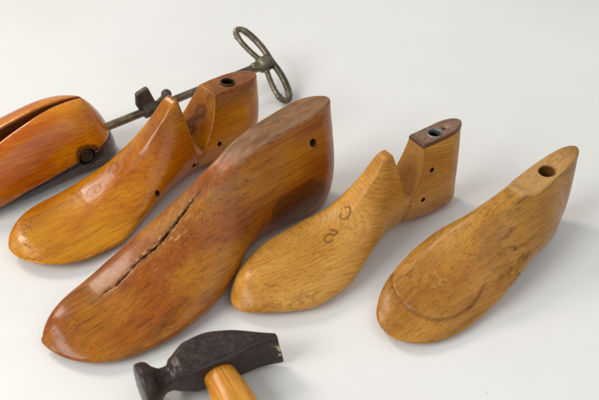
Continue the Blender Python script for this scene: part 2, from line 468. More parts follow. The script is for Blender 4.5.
TD = dict(st=np.array([
 [-0.0200,0.0040,0.0742,0.0110,-0.0179,-0.0020, 0.66,2.20,1.00],
 [0.0150,0.0040,0.0680,0.0154,-0.0152,-0.0020, 0.66,2.00,1.00],
 [0.0400,0.0077,0.0642,0.0259,-0.0156,-0.0010, 0.56,1.70,1.00],
 [0.0580,0.0111,0.0630,0.0312,-0.0180,0.0000, 0.46,1.30,1.00],
 [0.0680,0.0120,0.0647,0.0334,-0.0213,0.0000, 0.30,1.15,1.00],
 [0.0800,0.0122,0.0628,0.0356,-0.0253,0.0000, 0.24,1.25,1.00],
 [0.1050,0.0073,0.0551,0.0409,-0.0279,-0.0020, 0.18,1.30,1.10],
 [0.1300,0.0017,0.0426,0.0442,-0.0276,-0.0040, 0.18,1.80,1.60],
 [0.1550,-0.0004,0.0313,0.0450,-0.0257,-0.0060, 0.12,2.00,1.80],
 [0.1850,0.0014,0.0218,0.0447,-0.0253,-0.0060, 0.10,2.00,2.00],
 [0.2200,0.0086,0.0154,0.0415,-0.0252,-0.0060, 0.10,2.00,2.00],
 ]),
 toe=0.2172, tr=0.028, tw=0.060, toey=0.0146, br=0.024, back=([0, 0.03, 0.08],[0.0066, -0.0025, -0.0082]))
STROKES = {
 'C_zero': [(0.1192, 0.0002, 0.0491), (0.1172, 0.0027, 0.0501), (0.1177, 0.0051, 0.0491), (0.1199, 0.0077, 0.0467), (0.1235, 0.008, 0.0443), (0.1264, 0.0058, 0.0436), (0.1265, 0.0024, 0.0443), (0.1239, 0.001, 0.046)],
 'C_two': [(0.1379, 0.0053, 0.0382), (0.1367, 0.0077, 0.0382), (0.1344, 0.0102, 0.0384), (0.1347, 0.0115, 0.0377), (0.1384, 0.0112, 0.0364), (0.1398, 0.009, 0.0367), (0.1414, 0.0076, 0.0364), (0.1447, 0.0074, 0.0354), (0.1465, 0.0091, 0.0344), (0.1463, 0.0124, 0.0334), (0.1432, 0.0135, 0.0339), (0.1412, 0.0135, 0.0345)],
 'CF': [[(0.0516, 0.0048, 0.0607), (0.0515, 0.0024, 0.061), (0.0523, 0.0003, 0.0583), (0.0533, 0.0022, 0.0551), (0.0543, 0.0004, 0.0519), (0.0544, -0.0029, 0.0517), (0.0535, -0.0042, 0.0543)], [(0.0525, -0.007, 0.0578), (0.0533, -0.0099, 0.0551), (0.0543, -0.0107, 0.0519), (0.0547, -0.0081, 0.0505), (0.0541, -0.0056, 0.0525)]],
 'A_zero': [(0.1707, -0.0028, 0.0196), (0.1685, -0.005, 0.0203), (0.1656, -0.007, 0.0211), (0.1632, -0.007, 0.0218), (0.1608, -0.0067, 0.0227), (0.1586, -0.0042, 0.0234), (0.1572, -0.0019, 0.0239), (0.1582, 0.0028, 0.0231), (0.1621, 0.0042, 0.0216), (0.1647, -0.0006, 0.0211), (0.162, -0.0034, 0.0222)],
 'A_eight': [(0.1452, -0.0064, 0.0292), (0.1428, -0.0098, 0.0299), (0.1402, -0.0121, 0.031), (0.138, -0.0116, 0.0322), (0.1356, -0.0112, 0.0337), (0.1356, -0.0043, 0.0346), (0.1374, -0.0026, 0.0334), (0.1393, -0.0012, 0.0321), (0.1439, -0.0019, 0.0297), (0.1452, -0.0064, 0.0292)],
 'A_toe': [[(0.2278, -0.018, 0.0137), (0.2259, -0.0184, 0.0136), (0.2244, -0.0166, 0.0154), (0.2238, -0.0136, 0.0159), (0.2231, -0.0122, 0.0161)], [(0.2304, -0.009, 0.0154), (0.2269, -0.009, 0.016), (0.2268, -0.0058, 0.0162), (0.2269, -0.003, 0.0164), (0.2271, -0.0004, 0.0165)], [(0.2316, -0.0022, 0.0158), (0.2298, -0.001, 0.0162), (0.228, 0.0002, 0.0164)], [(0.2362, 0.0016, 0.0151), (0.2339, 0.0022, 0.0156), (0.2316, 0.0026, 0.0159)], [(0.2249, -0.0027, 0.0166), (0.2255, -0.0002, 0.0166), (0.2262, 0.0026, 0.0164), (0.2268, 0.005, 0.0162), (0.2255, 0.0082, 0.016)], [(0.2388, 0.0134, 0.0135), (0.2378, 0.0156, 0.0136), (0.237, 0.017, 0.0136), (0.2364, 0.0194, 0.0134)], [(0.2205, -0.0088, 0.0164), (0.2232, -0.0064, 0.0165)]],
 'AF': [[(0.0558, -0.0073, 0.0436), (0.0576, -0.01, 0.0406), (0.0587, -0.0068, 0.0388), (0.0573, -0.0026, 0.041), (0.0557, -0.0022, 0.0438), (0.0558, -0.0073, 0.0436)], [(0.0581, -0.0045, 0.0397), (0.0603, -0.0068, 0.0361), (0.0612, -0.0028, 0.0346), (0.0596, 0.0019, 0.0373), (0.0575, 0.0018, 0.0407), (0.0575, -0.0034, 0.0407)], [(0.0501, -0.0054, 0.053), (0.0476, -0.0055, 0.0571), (0.046, -0.0008, 0.0597), (0.0465, 0.0039, 0.059), (0.0485, 0.0049, 0.0555)]],
 'A_smear': [(0.0586, -0.0122, 0.0389), (0.0545, -0.0051, 0.0458), (0.0489, 0.0048, 0.055)],
 'D_scr': [[(0.168, -0.0003, 0.0262), (0.1644, 0.0002, 0.0271), (0.1617, 0.0004, 0.0276), (0.1598, 0.0028, 0.028), (0.1584, 0.005, 0.0281)], [(0.1573, 0.0025, 0.0286), (0.1578, 0.005, 0.0283), (0.1588, 0.0084, 0.0276), (0.1575, 0.0107, 0.0275), (0.156, 0.0128, 0.0274), (0.1545, 0.0147, 0.0273)], [(0.1704, 0.0104, 0.0246), (0.1681, 0.0105, 0.025), (0.165, 0.011, 0.0257), (0.1626, 0.011, 0.0262), (0.1608, 0.0128, 0.0262), (0.1593, 0.0149, 0.0261)], [(0.165, 0.0122, 0.0254), (0.1689, 0.0147, 0.024)], [(0.1764, -0.0004, 0.0244), (0.1714, -0.0008, 0.0254)], [(0.1559, 0.0092, 0.0282), (0.1585, 0.0103, 0.0273), (0.162, 0.0116, 0.0262)]],
 'B_crack': [(0.114, -0.0033, 0.0725), (0.1217, -0.0022, 0.0672), (0.1271, -0.0019, 0.0637), (0.1323, -0.0019, 0.0605), (0.138, -0.0015, 0.0572), (0.144, -0.0019, 0.0537), (0.154, -0.001, 0.0479), (0.1605, -0.0005, 0.0443), (0.1664, -0.0004, 0.0412), (0.1758, 0.0, 0.0363), (0.1834, -0.0008, 0.0327), (0.1905, -0.0012, 0.0297), (0.1976, -0.0013, 0.0274), (0.2078, -0.001, 0.0245), (0.2174, 0.0002, 0.0221), (0.227, 0.0002, 0.0204)],
 'B_crack2': [(0.2362, 0.0012, 0.0192), (0.2408, 0.002, 0.0188), (0.2462, 0.0026, 0.0183)],
 'B_line': [(0.2422, 0.024, 0.016), (0.245, 0.0248, 0.0157), (0.2483, 0.0254, 0.0153), (0.2514, 0.0264, 0.0149), (0.2546, 0.0276, 0.0143), (0.257, 0.0278, 0.014), (0.2606, 0.0278, 0.0134), (0.2626, 0.028, 0.0118), (0.2653, 0.0275, 0.0105)],
 'B_streak': [(0.1769, 0.0458, 0.0205), (0.1822, 0.046, 0.0188), (0.1874, 0.047, 0.017), (0.1934, 0.0477, 0.0155), (0.1998, 0.0482, 0.0143), (0.2061, 0.049, 0.0131), (0.2121, 0.0502, 0.0119)],
 'B_heel': [(0.0694, 0.0271, 0.0524), (0.0609, 0.0268, 0.055), (0.0522, 0.0263, 0.0577), (0.0382, 0.0262, 0.0584), (0.0259, 0.0252, 0.0609)],
 'B_pits': [(0.1052, 0.0218, 0.0592), (0.0728, 0.0276, 0.0503), (0.0895, 0.0169, 0.0722), (0.1172, 0.0211, 0.0562), (0.0987, 0.0169, 0.0681), (0.1537, 0.0147, 0.044), (0.1641, 0.0249, 0.0347), (0.1518, 0.0114, 0.0464), (0.1449, 0.0153, 0.0479)],
 'C_dirt': [(0.2162, 0.0238, 0.0144), (0.21, 0.0276, 0.0156), (0.2037, 0.0314, 0.0155), (0.1979, 0.0342, 0.0152), (0.1909, 0.0367, 0.0153), (0.1832, 0.0385, 0.0155), (0.1754, 0.0403, 0.0149)],
}
ST = STROKES

def flat(P):
    P = np.array(P, float); P[:, 2] = 0; return P

def zeros(V): return np.zeros(len(V))

def last_solid(T, lo, hi, s, ktop=.0022, kbot=.003):
    X, Y, Z = grid(lo, hi, s)
    a, top, bot = last_body(X, Y, Z, T)
    a = renorm(a, s)
    f = smax(smax(a, top, ktop), bot, kbot)
    return X, Y, Z, f, top

def edge_dark(V, k=.4):
    """darker towards the sole edge: broken, low on the wood"""
    return k * np.clip((.006 - V[:, 2]) / .004, 0, 1) * (fbm(V, 90, 5) > .5)

# --- hinged last with a wedge cut: forepart and heel block
def hinged_last(name, label, T, lo, hi, pose, mat, s, heel_plane, fore_plane, seam, pins, socket, paint, cap=0., group=None, inset=.0001):
    root = thing(name, label, 'shoe last', pose[0], pose[1], group)
    X, Y, Z, f, top = last_solid(T, lo, hi, s, .0014)
    zc = heel_plane[2]
    # the two faces of the wedge, then the seam below it
    hx = np.where(Z > zc, heel_plane[0] + heel_plane[1] * (Z - zc), heel_plane[0] + (seam - heel_plane[0]) * np.clip((zc - Z) / .004, 0, 1))
    hx = hx - .0030 * np.sin(np.pi * np.clip((Z - zc) / .045, 0, 1))      # the notch is scooped
    fx = np.where(Z > fore_plane[2], fore_plane[0] + fore_plane[1] * (Z - fore_plane[2]), fore_plane[0] + (seam - fore_plane[0]) * np.clip((fore_plane[2] - Z) / .004, 0, 1))
    heel = smax(f + inset, (X - hx) * .93 + .0001, .0008)
    fore = smax(f, (fx - X) * .95 + .0001, .0008)
    holes = np.full(f.shape, 1., np.float32)
    for p in pins:
        holes = np.minimum(holes, cyl_field(X, Y, Z, (p[0], p[1] - .004, p[2]), (.08, 1, .03), .0021, 0, .02))
    heel = smax(heel, -holes, .0006); fore = smax(fore, -holes, .0006)
    so = cyl_field(X, Y, Z, socket[0], socket[1], socket[2], -.024, .02)
    heel = smax(heel, -so, .0008)
    def pt(V, part):
        A = dict(worn_and_sheen=zeros(V), stain=edge_dark(V), pale=zeros(V), ink_and_shade=zeros(V))
        for p in pins:
            d = np.hypot(V[:, 0] - p[0], V[:, 2] - p[2])
            near = V[:, 1] > p[1] - .012
            A['ink_and_shade'] = np.maximum(A['ink_and_shade'], np.where(near, np.clip((.0026 - d) / .0006, 0, 1), 0))  # shade down the pin holes is painted in
        d = np.asarray(socket[1], float); q = V - np.asarray(socket[0]); tt = q @ d
        r = np.linalg.norm(q - tt[:, None] * d, axis=1)
        A['ink_and_shade'] = np.maximum(A['ink_and_shade'], ((r < socket[2] + .0004) & (tt < -.004)) * 1.)  # inside of the jack hole painted dark, its shade put into the colour
        paint(V, A, part)
        return A
    if cap:
        heel_low = np.maximum(heel, top + cap + .0002)
        heel_cap = np.maximum(np.maximum(heel - .0004, -(top + cap)), -1)
        field_mesh('heel_block', heel_low, lo, s, mat, root, lambda V: pt(V, 'heel'))
        field_mesh('top_plate', heel_cap, lo, s, M_LEA, root, lambda V: pt(V, 'cap'))
    else:
        field_mesh('heel_block', heel, lo, s, mat, root, lambda V: pt(V, 'heel'))
    field_mesh('forepart', fore, lo, s, mat, root, lambda V: pt(V, 'fore'))
    # metal tube lining the jack hole
    p, d, r = np.asarray(socket[0], float), np.asarray(socket[1], float), socket[2]
    tube_ring('socket_ring', p, d, r + .0002, r - (.0013 if cap else .0008), .0006 if cap else .0001, -.005, M_RING if cap else M_BRASS, root)
    return root

def basis(d):
    d = np.asarray(d, float); d = d / np.linalg.norm(d)
    u = np.cross(d, (0, 0, 1.)) if abs(d[2]) < .9 else np.cross(d, (1., 0, 0))
    u /= np.linalg.norm(u)
    return d, u, np.cross(d, u)

def tube_ring(name, p, d, ro, ri, h1, h0, mat, parent, n=48):
    d, u, w = basis(d)
    prof = [(ro, h0), (ro, h1 - .0003), (ro - .0003, h1), (ri + .0003, h1), (ri, h1 - .0003), (ri, h0)]
    V = []; F = []
    for k in range(n):
        a = 2 * math.pi * k / n
        for r, h in prof: V.append(p + d * h + (u * math.cos(a) + w * math.sin(a)) * r)
    m = len(prof)
    for k in range(n):
        for i in range(m):
            F.append((k * m + i, k * m + (i + 1) % m, ((k + 1) % n) * m + (i + 1) % m, ((k + 1) % n) * m + i))
    return link_mesh(name, np.array(V), np.array(F), mat, parent)

def paint_A(V, A, part):
    A['stain'] = np.maximum(A['stain'], .5 * np.clip((V[:, 2] - .035) / .03, 0, 1) * np.clip(fbm(V * (1, 2, 1), 35, 51) * 3 - 1, 0, 1))
    if part == 'fore':
        n1 = .00035 * fbm(V, 700, 3)
        for k in ('A_zero', 'A_eight'):
            A['ink_and_shade'] = np.maximum(A['ink_and_shade'], .5 * mark(flat(V), flat(ST[k]), .0006 + n1, .0009))
        d, _ = seg_dist(V, [(.166, 0, .022), (.150, -.004, .026), (.128, -.008, .038), (.10, -.002, .066)])
        A['worn_and_sheen'] = np.clip(1.1 - d / .009, 0, 1) * .5 * (.5 + fbm(V, 120, 8))
        for st in ST['A_toe']:
            A['ink_and_shade'] = np.maximum(A['ink_and_shade'], .75 * mark(flat(V), flat(st), .0004, .0007) * (V[:, 2] > .012) * (fbm(V, 900, 2) > .36))
        e = np.clip((V[:, 2] - .068) / .012, 0, 1) * np.clip((.083 - V[:, 0]) / .008, 0, 1)
        A['stain'] = np.maximum(A['stain'], e * .8)
        A['pale'] = np.maximum(A['pale'], .5 * mark(V, [(.243, .006, .012), (.240, .022, .010)], .003, .002))
    else:
        t = np.clip((V[:, 2] - .045) / .025, 0, 1)
        A['stain'] = np.maximum(A['stain'], .9 * t * np.clip(fbm(V, 60, 4) * 1.9, 0, 1))
        face = np.abs(V[:, 0] - (.064 - .605 * (V[:, 2] - .0315)) + .003 * np.sin(np.pi * np.clip((V[:, 2] - .0315) / .045, 0, 1))) < .0020
        for st in ST['AF']:
            A['ink_and_shade'] = np.maximum(A['ink_and_shade'], face * mark(V, st, .0022, .0022) * .9)
        A['ink_and_shade'] = np.maximum(A['ink_and_shade'], face * .85 * mark(V, ST['A_smear'], .0030, .003))
        A['stain'] = np.maximum(A['stain'], face * .6)
        A['worn_and_sheen'] = np.maximum(A['worn_and_sheen'], .35 * (V[:, 2] > .0715))
        # the turned disc of the hinge, a faint line
        r = np.hypot(V[:, 0] - .068, V[:, 2] - .020)
        A['stain'] = np.maximum(A['stain'], .8 * np.clip(1 - np.abs(r - .026) / .0008, 0, 1) * (V[:, 1] > 0))

def paint_C(V, A, part):
    if part == 'fore':
        for k in ('C_zero', 'C_two'):
            A['ink_and_shade'] = np.maximum(A['ink_and_shade'], .8 * mark(flat(V), flat(ST[k]), .00042 + .0003 * fbm(V, 500, 3), .0006))
        A['stain'] = np.maximum(A['stain'], .55 * mark(V, ST['C_dirt'], .0035, .004) * (fbm(V, 260, 4) > .5))
        e = np.clip((V[:, 2] - .074) / .010, 0, 1)
        A['stain'] = np.maximum(A['stain'], e * .35)
    else:
        face = np.abs(V[:, 0] - (.0591 - .31 * (V[:, 2] - .0364)) + .003 * np.sin(np.pi * np.clip((V[:, 2] - .0364) / .045, 0, 1))) < .0020
        A['worn_and_sheen'] = np.maximum(A['worn_and_sheen'], face * .5)
        A['stain'] = np.maximum(A['stain'], face * .5 * np.clip(.5 + fbm(V * (1, 1, 3), 60, 4), 0, 1))
        for st in ST['CF']:
            A['ink_and_shade'] = np.maximum(A['ink_and_shade'], face * mark(V, st, .0008, .0009) * .75)
        if part == 'cap':
            A['worn_and_sheen'] = np.maximum(A['worn_and_sheen'], .75 * np.clip((V[:, 2] - (pchip(TC['st'][:, 0], TC['st'][:, 2], V[:, 0]) - .0012)) / .0006, 0, 1))
            A['pale'] = np.maximum(A['pale'], .5 * np.clip(1 - np.hypot(V[:, 0] - .012, V[:, 1] + .001) / .004, 0, 1) * (V[:, 2] > .07))
            A['ink_and_shade'] = np.maximum(A['ink_and_shade'], np.clip(1.6 - np.hypot(V[:, 0] - .0165, V[:, 1]) / .0016, 0, 1) * (V[:, 2] > .07))
        d, _ = seg_dist(V, [(.030, .013, .060), (.020, .014, .066), (.012, .014, .067)])
        A['ink_and_shade'] = np.maximum(A['ink_and_shade'], .6 * np.clip((.0008 - d) / .0004, 0, 1))

POSE_A = ((-.0547, .0921, 0), -138.9)
POSE_B = ((.0123, .0113, 0), -136.9)
POSE_C = ((.1334, .0028, 0), -144.4)
POSE_D = ((.2261, -.0219, 0), -141.9)
GROUP = 'old wooden shoe lasts laid side by side'

hinged_last('hinged_shoe_last', 'glossy amber wooden shoe last with a wedge cut, lying beside the stretcher rod', TA, (-.04, -.045, -.004), (.26, .07, .092), POSE_A, M_A, .00085,
            (.0640, -.605, .0315), (.0722, .04, .032), .0722, [(.0462, .0243, .031), (.0763, .0247, .0219), (.1224, .0366, .0201)],
            ((.0154, 0, .0740), (-.06, 0, .998), .0062), paint_A, group=GROUP)

hinged_last('hinged_shoe_last', 'small honey coloured last with a wedge cut, inked numbers and a dark top plate', TC, (-.02, -.04, -.004), (.24, .06, .098), POSE_C, M_C, .00075,
            (.0591, -.31, .0364), (.0672, .21, .0423), .0672, [(.0364, .0128, .0556), (.0452, .0148, .0292)],
            ((.0265, -.0005, .0826), (0, 0, 1), .0066), paint_C, cap=.0045, group=GROUP, inset=.0005)

# --- the big brown last: one solid block with a long crack along its ridge
def big_last():
    s = .00085; lo, hi = (-.04, -.04, -.004), (.29, .07, .108)
    X, Y, Z, f, top = last_solid(TB, lo, hi, s, .0018)
    f = smax(f, -cyl_field(X, Y, Z, (.0188, .012, .0743), (.1, 1, .12), .0031, 0, .03), .0008)
    # crack: a ragged wedge whose width and depth wander
    c = np.array(ST['B_crack']); c = c[c[:, 0].argsort()]
    xs = X.ravel()
    cy = np.interp(xs, c[:, 0], c[:, 1]); 
    P = np.stack([xs, np.zeros_like(xs), np.zeros_like(xs)], 1)
    cy = cy + (vnoise(P, 130, 3) - .5) * .0028 + (vnoise(P, 500, 4) - .5) * .0011
    env = np.clip((xs - .112) / .02, 0, 1) * np.clip((.232 - xs) / .03, 0, 1)
    wid = env * (.0001 + .0007 * vnoise(P, 90, 7)**1.4 + .0005 * vnoise(P, 420, 9) + .0008 * np.exp(-((xs - .165) / .020)**2))
    dep = env * (.0018 + .0042 * np.exp(-((xs - .168) / .028)**2))
    cr = np.abs(Y - cy[:, None, None]) - wid[:, None, None] * np.clip(1 - (-f) / np.maximum(dep[:, None, None], 1e-5), 0, 1)
    cr = np.maximum(cr, -f - dep[:, None, None])
    cr = np.where(Z > .012, cr, 1.)
    f = smax(f, -cr, .0005)
    def paint(V):
        A = dict(worn_and_sheen=zeros(V), stain=edge_dark(V, .6), pale=zeros(V), ink_and_shade=zeros(V))
        P = np.stack([V[:, 0], 0 * V[:, 0], 0 * V[:, 0]], 1)
        yy = np.interp(V[:, 0], xs, cy); ww = np.interp(V[:, 0], xs, wid); on = (np.interp(V[:, 0], xs, env) > 0) & (V[:, 2] > .012)
        d = np.abs(V[:, 1] - yy)
        ty = pchip(TB['st'][:, 0], TB['st'][:, 2], V[:, 0])
        below = ty - V[:, 2]
        A['ink_and_shade'] = on * np.clip((ww + .0003 - d) / .0006, 0, 1) * np.clip(.65 + .5 * fbm(V, 300, 3), 0, 1)
        fib = fbm(V * (1, 7, 7), 95, 12)
        mid = np.exp(-((V[:, 0] - .168) / .030)**2)
        sp = on * np.clip((ww + .0006 + .0030 * mid - d + .002 * (fbm(V, 200, 31) - .5)) / .0008, 0, 1) * (V[:, 0] < .212)
        A['pale'] = sp * np.clip((fib - .55) * 9, 0, 1) * .6
        A['ink_and_shade'] = np.maximum(A['ink_and_shade'] * np.clip(1.15 - 1.1 * mid * (fib > .5), 0, 1), sp * .75 * np.clip((.44 - fib) * 9, 0, 1))
        A['stain'] = np.maximum(A['stain'], on * .6 * np.clip((ww + .004 - d) / .003, 0, 1) * fbm(V, 150, 2))
        for q, w in (((.1817, .0133, .0311), .0008), ((.1558, .0088, .0452), .0011), ((.1354, .0093, .0561), .0010), ((.128, .0075, .0600), .0007), ((.150, .010, .0478), .0007), ((.142, .004, .0545), .0009), ((.160, .005, .044), .0008)):
            g_, _ = seg_dist(V, [q, (q[0] - .004, q[1] + .0006, q[2] + .0022)])
            A['pale'] = np.maximum(A['pale'], .6 * np.clip((w + .0022 * (fbm(V, 520, 23) - .5) - g_) / .0006, 0, 1))
        A['ink_and_shade'] = np.maximum(A['ink_and_shade'], .8 * mark(V, ST['B_crack2'], .0005, .0006))
        A['ink_and_shade'] = np.maximum(A['ink_and_shade'], .5 * mark(V, ST['B_line'], .00025, .0005))
        A['stain'] = np.maximum(A['stain'], mark(V, ST['B_streak'], .0022, .004) * np.clip(fbm(V * (1, 3, 3), 60, 9) * 1.7, 0, 1))
        # dark oil stain low on the heel side
        q = (V - (.045, .028, .032)) / (.034, .02, .021)
        e = np.linalg.norm(q, axis=1) + .5 * (fbm(V, 55, 14) - .5)
        A['stain'] = np.maximum(A['stain'], .85 * np.clip((1.0 - e) / .14, 0, 1))
        for q in ST['B_pits']:
            A['ink_and_shade'] = np.maximum(A['ink_and_shade'], .7 * mark(V, [q], .0007, .0006))
        tz = ty - V[:, 2]
        facet = np.clip((.0022 - tz) / .0010, 0, 1) * np.clip((.098 - V[:, 0]) / .010, 0, 1)
        A['worn_and_sheen'] = facet * np.clip(.35 + 1.0 * fbm(V * (1, 2.5, 2.5), 50, 6), 0, 1)
        A['stain'] = np.maximum(A['stain'], facet * .6 * np.clip(fbm(V * (1, 4, 4), 75, 16) * 2.6 - .9, 0, 1))
        rim = np.clip(1 - np.abs(tz - .0022) / .0009, 0, 1) * np.clip((.096 - V[:, 0]) / .010, 0, 1)
        A['pale'] = np.maximum(A['pale'], rim * .4 * (fbm(V, 140, 41) > .45))
        # greyish scuffing below the comb
        q = (V - (.105, .012, .068)) / (.028, .014, .022)
        A['worn_and_sheen'] = np.maximum(A['worn_and_sheen'], .75 * np.clip(1.1 - np.linalg.norm(q, axis=1), 0, 1) * np.clip(fbm(V * (1, 3, 3), 90, 17) * 2 - .4, 0, 1))
        A['worn_and_sheen'] = np.maximum(A['worn_and_sheen'], on * .45 * np.clip(1 - (yy - V[:, 1]) / .012, 0, 1) * (V[:, 1] < yy) * fbm(V, 60, 19) * (V[:, 0] > .12))  # pinkish sheen on the flank beyond the crack, painted as colour
        r = np.hypot(V[:, 0] - .0188, V[:, 2] - .0743)
        A['ink_and_shade'] = np.maximum(A['ink_and_shade'], (V[:, 1] > .002) * np.clip((.0034 - r) / .0005, 0, 1) * (V[:, 1] > 0) * .85)  # side hole: its inner shade painted into the wood colour
        return A
    o = field_mesh('solid_shoe_last', f, lo, s, M_B, None, paint, sm=4)
    o.location = POSE_B[0]; o.rotation_euler = (0, 0, math.radians(POSE_B[1]))
    tag(o, 'largest brown wooden last, solid, with a long splintered crack down its ridge', 'shoe last', GROUP)
big_last()

# --- the small tan last with a raised toe pad
def tan_last():
    s = .00078; lo, hi = (-.03, -.04, -.004), (.226, .06, .085)
    X, Y, Z, f, top = last_solid(TD, lo, hi, s, .0010)
    pad = [(.145, -.030), (.160, -.0265), (.176, -.0245), (.1872, -.013), (.1923, .005), (.1878, .0224), (.1754, .0335), (.157, .0371), (.1435, .0361), (.128, .030)]
    pad = np.array([(.085, -.024)] + pad + [(.085, .026)])
    for _ in range(3):
        nx = np.roll(pad, -1, 0); q_ = np.empty((2 * len(pad), 2)); q_[0::2] = pad * .75 + nx * .25; q_[1::2] = pad * .25 + nx * .75; pad = q_
    XX, YY = np.broadcast_arrays(X[:, :, 0], Y[:, :, 0]); q = np.stack([XX.ravel(), YY.ravel(), 0 * XX.ravel()], 1)
    def padd(P):
        cl = np.vstack([pad, pad[:1]])
        d, _ = seg_dist(np.c_[P[:, :2], 0 * P[:, 0]], np.c_[cl, 0 * cl[:, 0]])
        ins = np.zeros(len(P), bool)
        for a, b in zip(cl[:-1], cl[1:]):
            cr = (a[1] > P[:, 1]) != (b[1] > P[:, 1])
            xi = a[0] + (P[:, 1] - a[1]) * (b[0] - a[0]) / (b[1] - a[1] if b[1] != a[1] else 1e-12)
            ins ^= cr & (P[:, 0] < xi)
        return np.where(ins, -d, d)
    sd = padd(q).reshape(XX.shape)[:, :, None]
    fade = smoothstep(.125, .15, X)
    lower = .0015 * smoothstep(-.0006, .0009, sd) * fade * np.clip((Z - .006) / .006, 0, 1)
    groove = .0003 * np.exp(-((sd - .0006) / .0009)**2) * fade
    f = f + lower + groove
    so = cyl_field(X, Y, Z, (.0310, -.0005, .068), (-.05, .0, 1), .0063, -.02, .02)
    f = smax(f, -so, .0009)
    def paint(V):
        A = dict(worn_and_sheen=zeros(V), stain=edge_dark(V), pale=zeros(V), ink_and_shade=zeros(V))
        sd = padd(V); fd = smoothstep(.125, .15, V[:, 0])
        A['stain'] = np.maximum(A['stain'], .65 * fd * np.clip(1.15 - np.abs(sd - .0006) / .0015, 0, 1) * np.clip(.4 + fbm(V, 120, 3), 0, 1))
        for st in ST['D_scr']:
            A['pale'] = np.maximum(A['pale'], .42 * mark(flat(V), flat(st), .0003, .0006) * (fbm(V, 600, 3) > .5))
        r = np.hypot(V[:, 0] - .031, V[:, 1])
        A['ink_and_shade'] = np.maximum(A['ink_and_shade'], (V[:, 2] < .0655) * (r < .0068) * (V[:, 2] > .03) * .55)  # shade below the rim of the hole, put into the colour
        A['stain'] = np.maximum(A['stain'], (r < .0075) * (V[:, 2] > .03) * .6)
        tz = pchip(TD['st'][:, 0], TD['st'][:, 2], V[:, 0]) - V[:, 2]
        facet = np.clip((.002 - tz) / .0010, 0, 1) * np.clip((.074 - V[:, 0]) / .004, 0, 1)
        A['worn_and_sheen'] = facet * .95
        A['stain'] = np.maximum(A['stain'], .85 * np.clip(1.1 - np.hypot(V[:, 0] + .010, V[:, 2] - .066) / .022, 0, 1) * np.clip(fbm(V, 60, 3) * 2 - .3, 0, 1))
        A['stain'] = np.maximum(A['stain'], .7 * np.clip(1 - np.abs(tz - .0022) / .0011, 0, 1) * (V[:, 0] < .078) * (fbm(V, 90, 4) > .4))
        d, _ = seg_dist(V, [(.075, .018, .062), (.090, .024, .05), (.11, .028, .040)])
        A['stain'] = np.maximum(A['stain'], .6 * np.clip(1 - d / .006, 0, 1) * (fbm(V * (1, 3, 3), 70, 8) > .5))
        return A
    o = field_mesh('small_shoe_last', f, lo, s, M_D, None, paint, sm=3)
    o.location = POSE_D[0]; o.rotation_euler = (0, 0, math.radians(POSE_D[1]))
    tag(o, 'small mottled tan last with a raised toe pad and a bare hole in its top', 'shoe last', GROUP)
tan_last()

# ---------------------------------------------------------------- shoe stretcher with screw rod and handle
ROD0 = np.array((-.1796, .0708, .0316)); HUB = np.array((-.0375, .188, .029))
rd = (HUB - ROD0) / np.linalg.norm(HUB - ROD0)
yaw_rod = math.degrees(math.atan2(rd[1], rd[0]))
S_ORG = np.array((-.172, .082, 0.)); S_YAW = -147.
stretcher = thing('shoe_stretcher', 'orange wooden shoe stretcher, its split block turned by a long steel screw rod', 'shoe stretcher', S_ORG.tolist(), S_YAW)
def to_local(P):
    c, s = math.cos(math.radians(S_YAW)), math.sin(math.radians(S_YAW)); d = np.asarray(P, float) - S_ORG
    return np.array((d[0] * c + d[1] * s, -d[0] * s + d[1] * c, d[2]))
TS = dict(st=np.array([
 [-.02, .002, .0528, .0221, -.0299, -.006, .30, 2.0, 1.9],
 [.020, .002, .0643, .0275, -.0324, -.006, .22, 2.0, 1.9],
 [.060, .002, .0693, .0318, -.0350, -.006, .20, 2.0, 1.9],
 [.100, .002, .0639, .0378, -.0368, -.004, .15, 2.0, 1.9],
 [.150, .002, .0487, .0412, -.0382, -.002, .10, 2.0, 2.0],
 [.220, .004, .0298, .0356, -.0357, .000, .05, 2.0, 2.0]]),
 toe=.215, tr=.05, tw=.07, toey=-.002, br=.028, back=([0, .02, .04, .06], [.006, .009, .015, .026]), sole=.75)
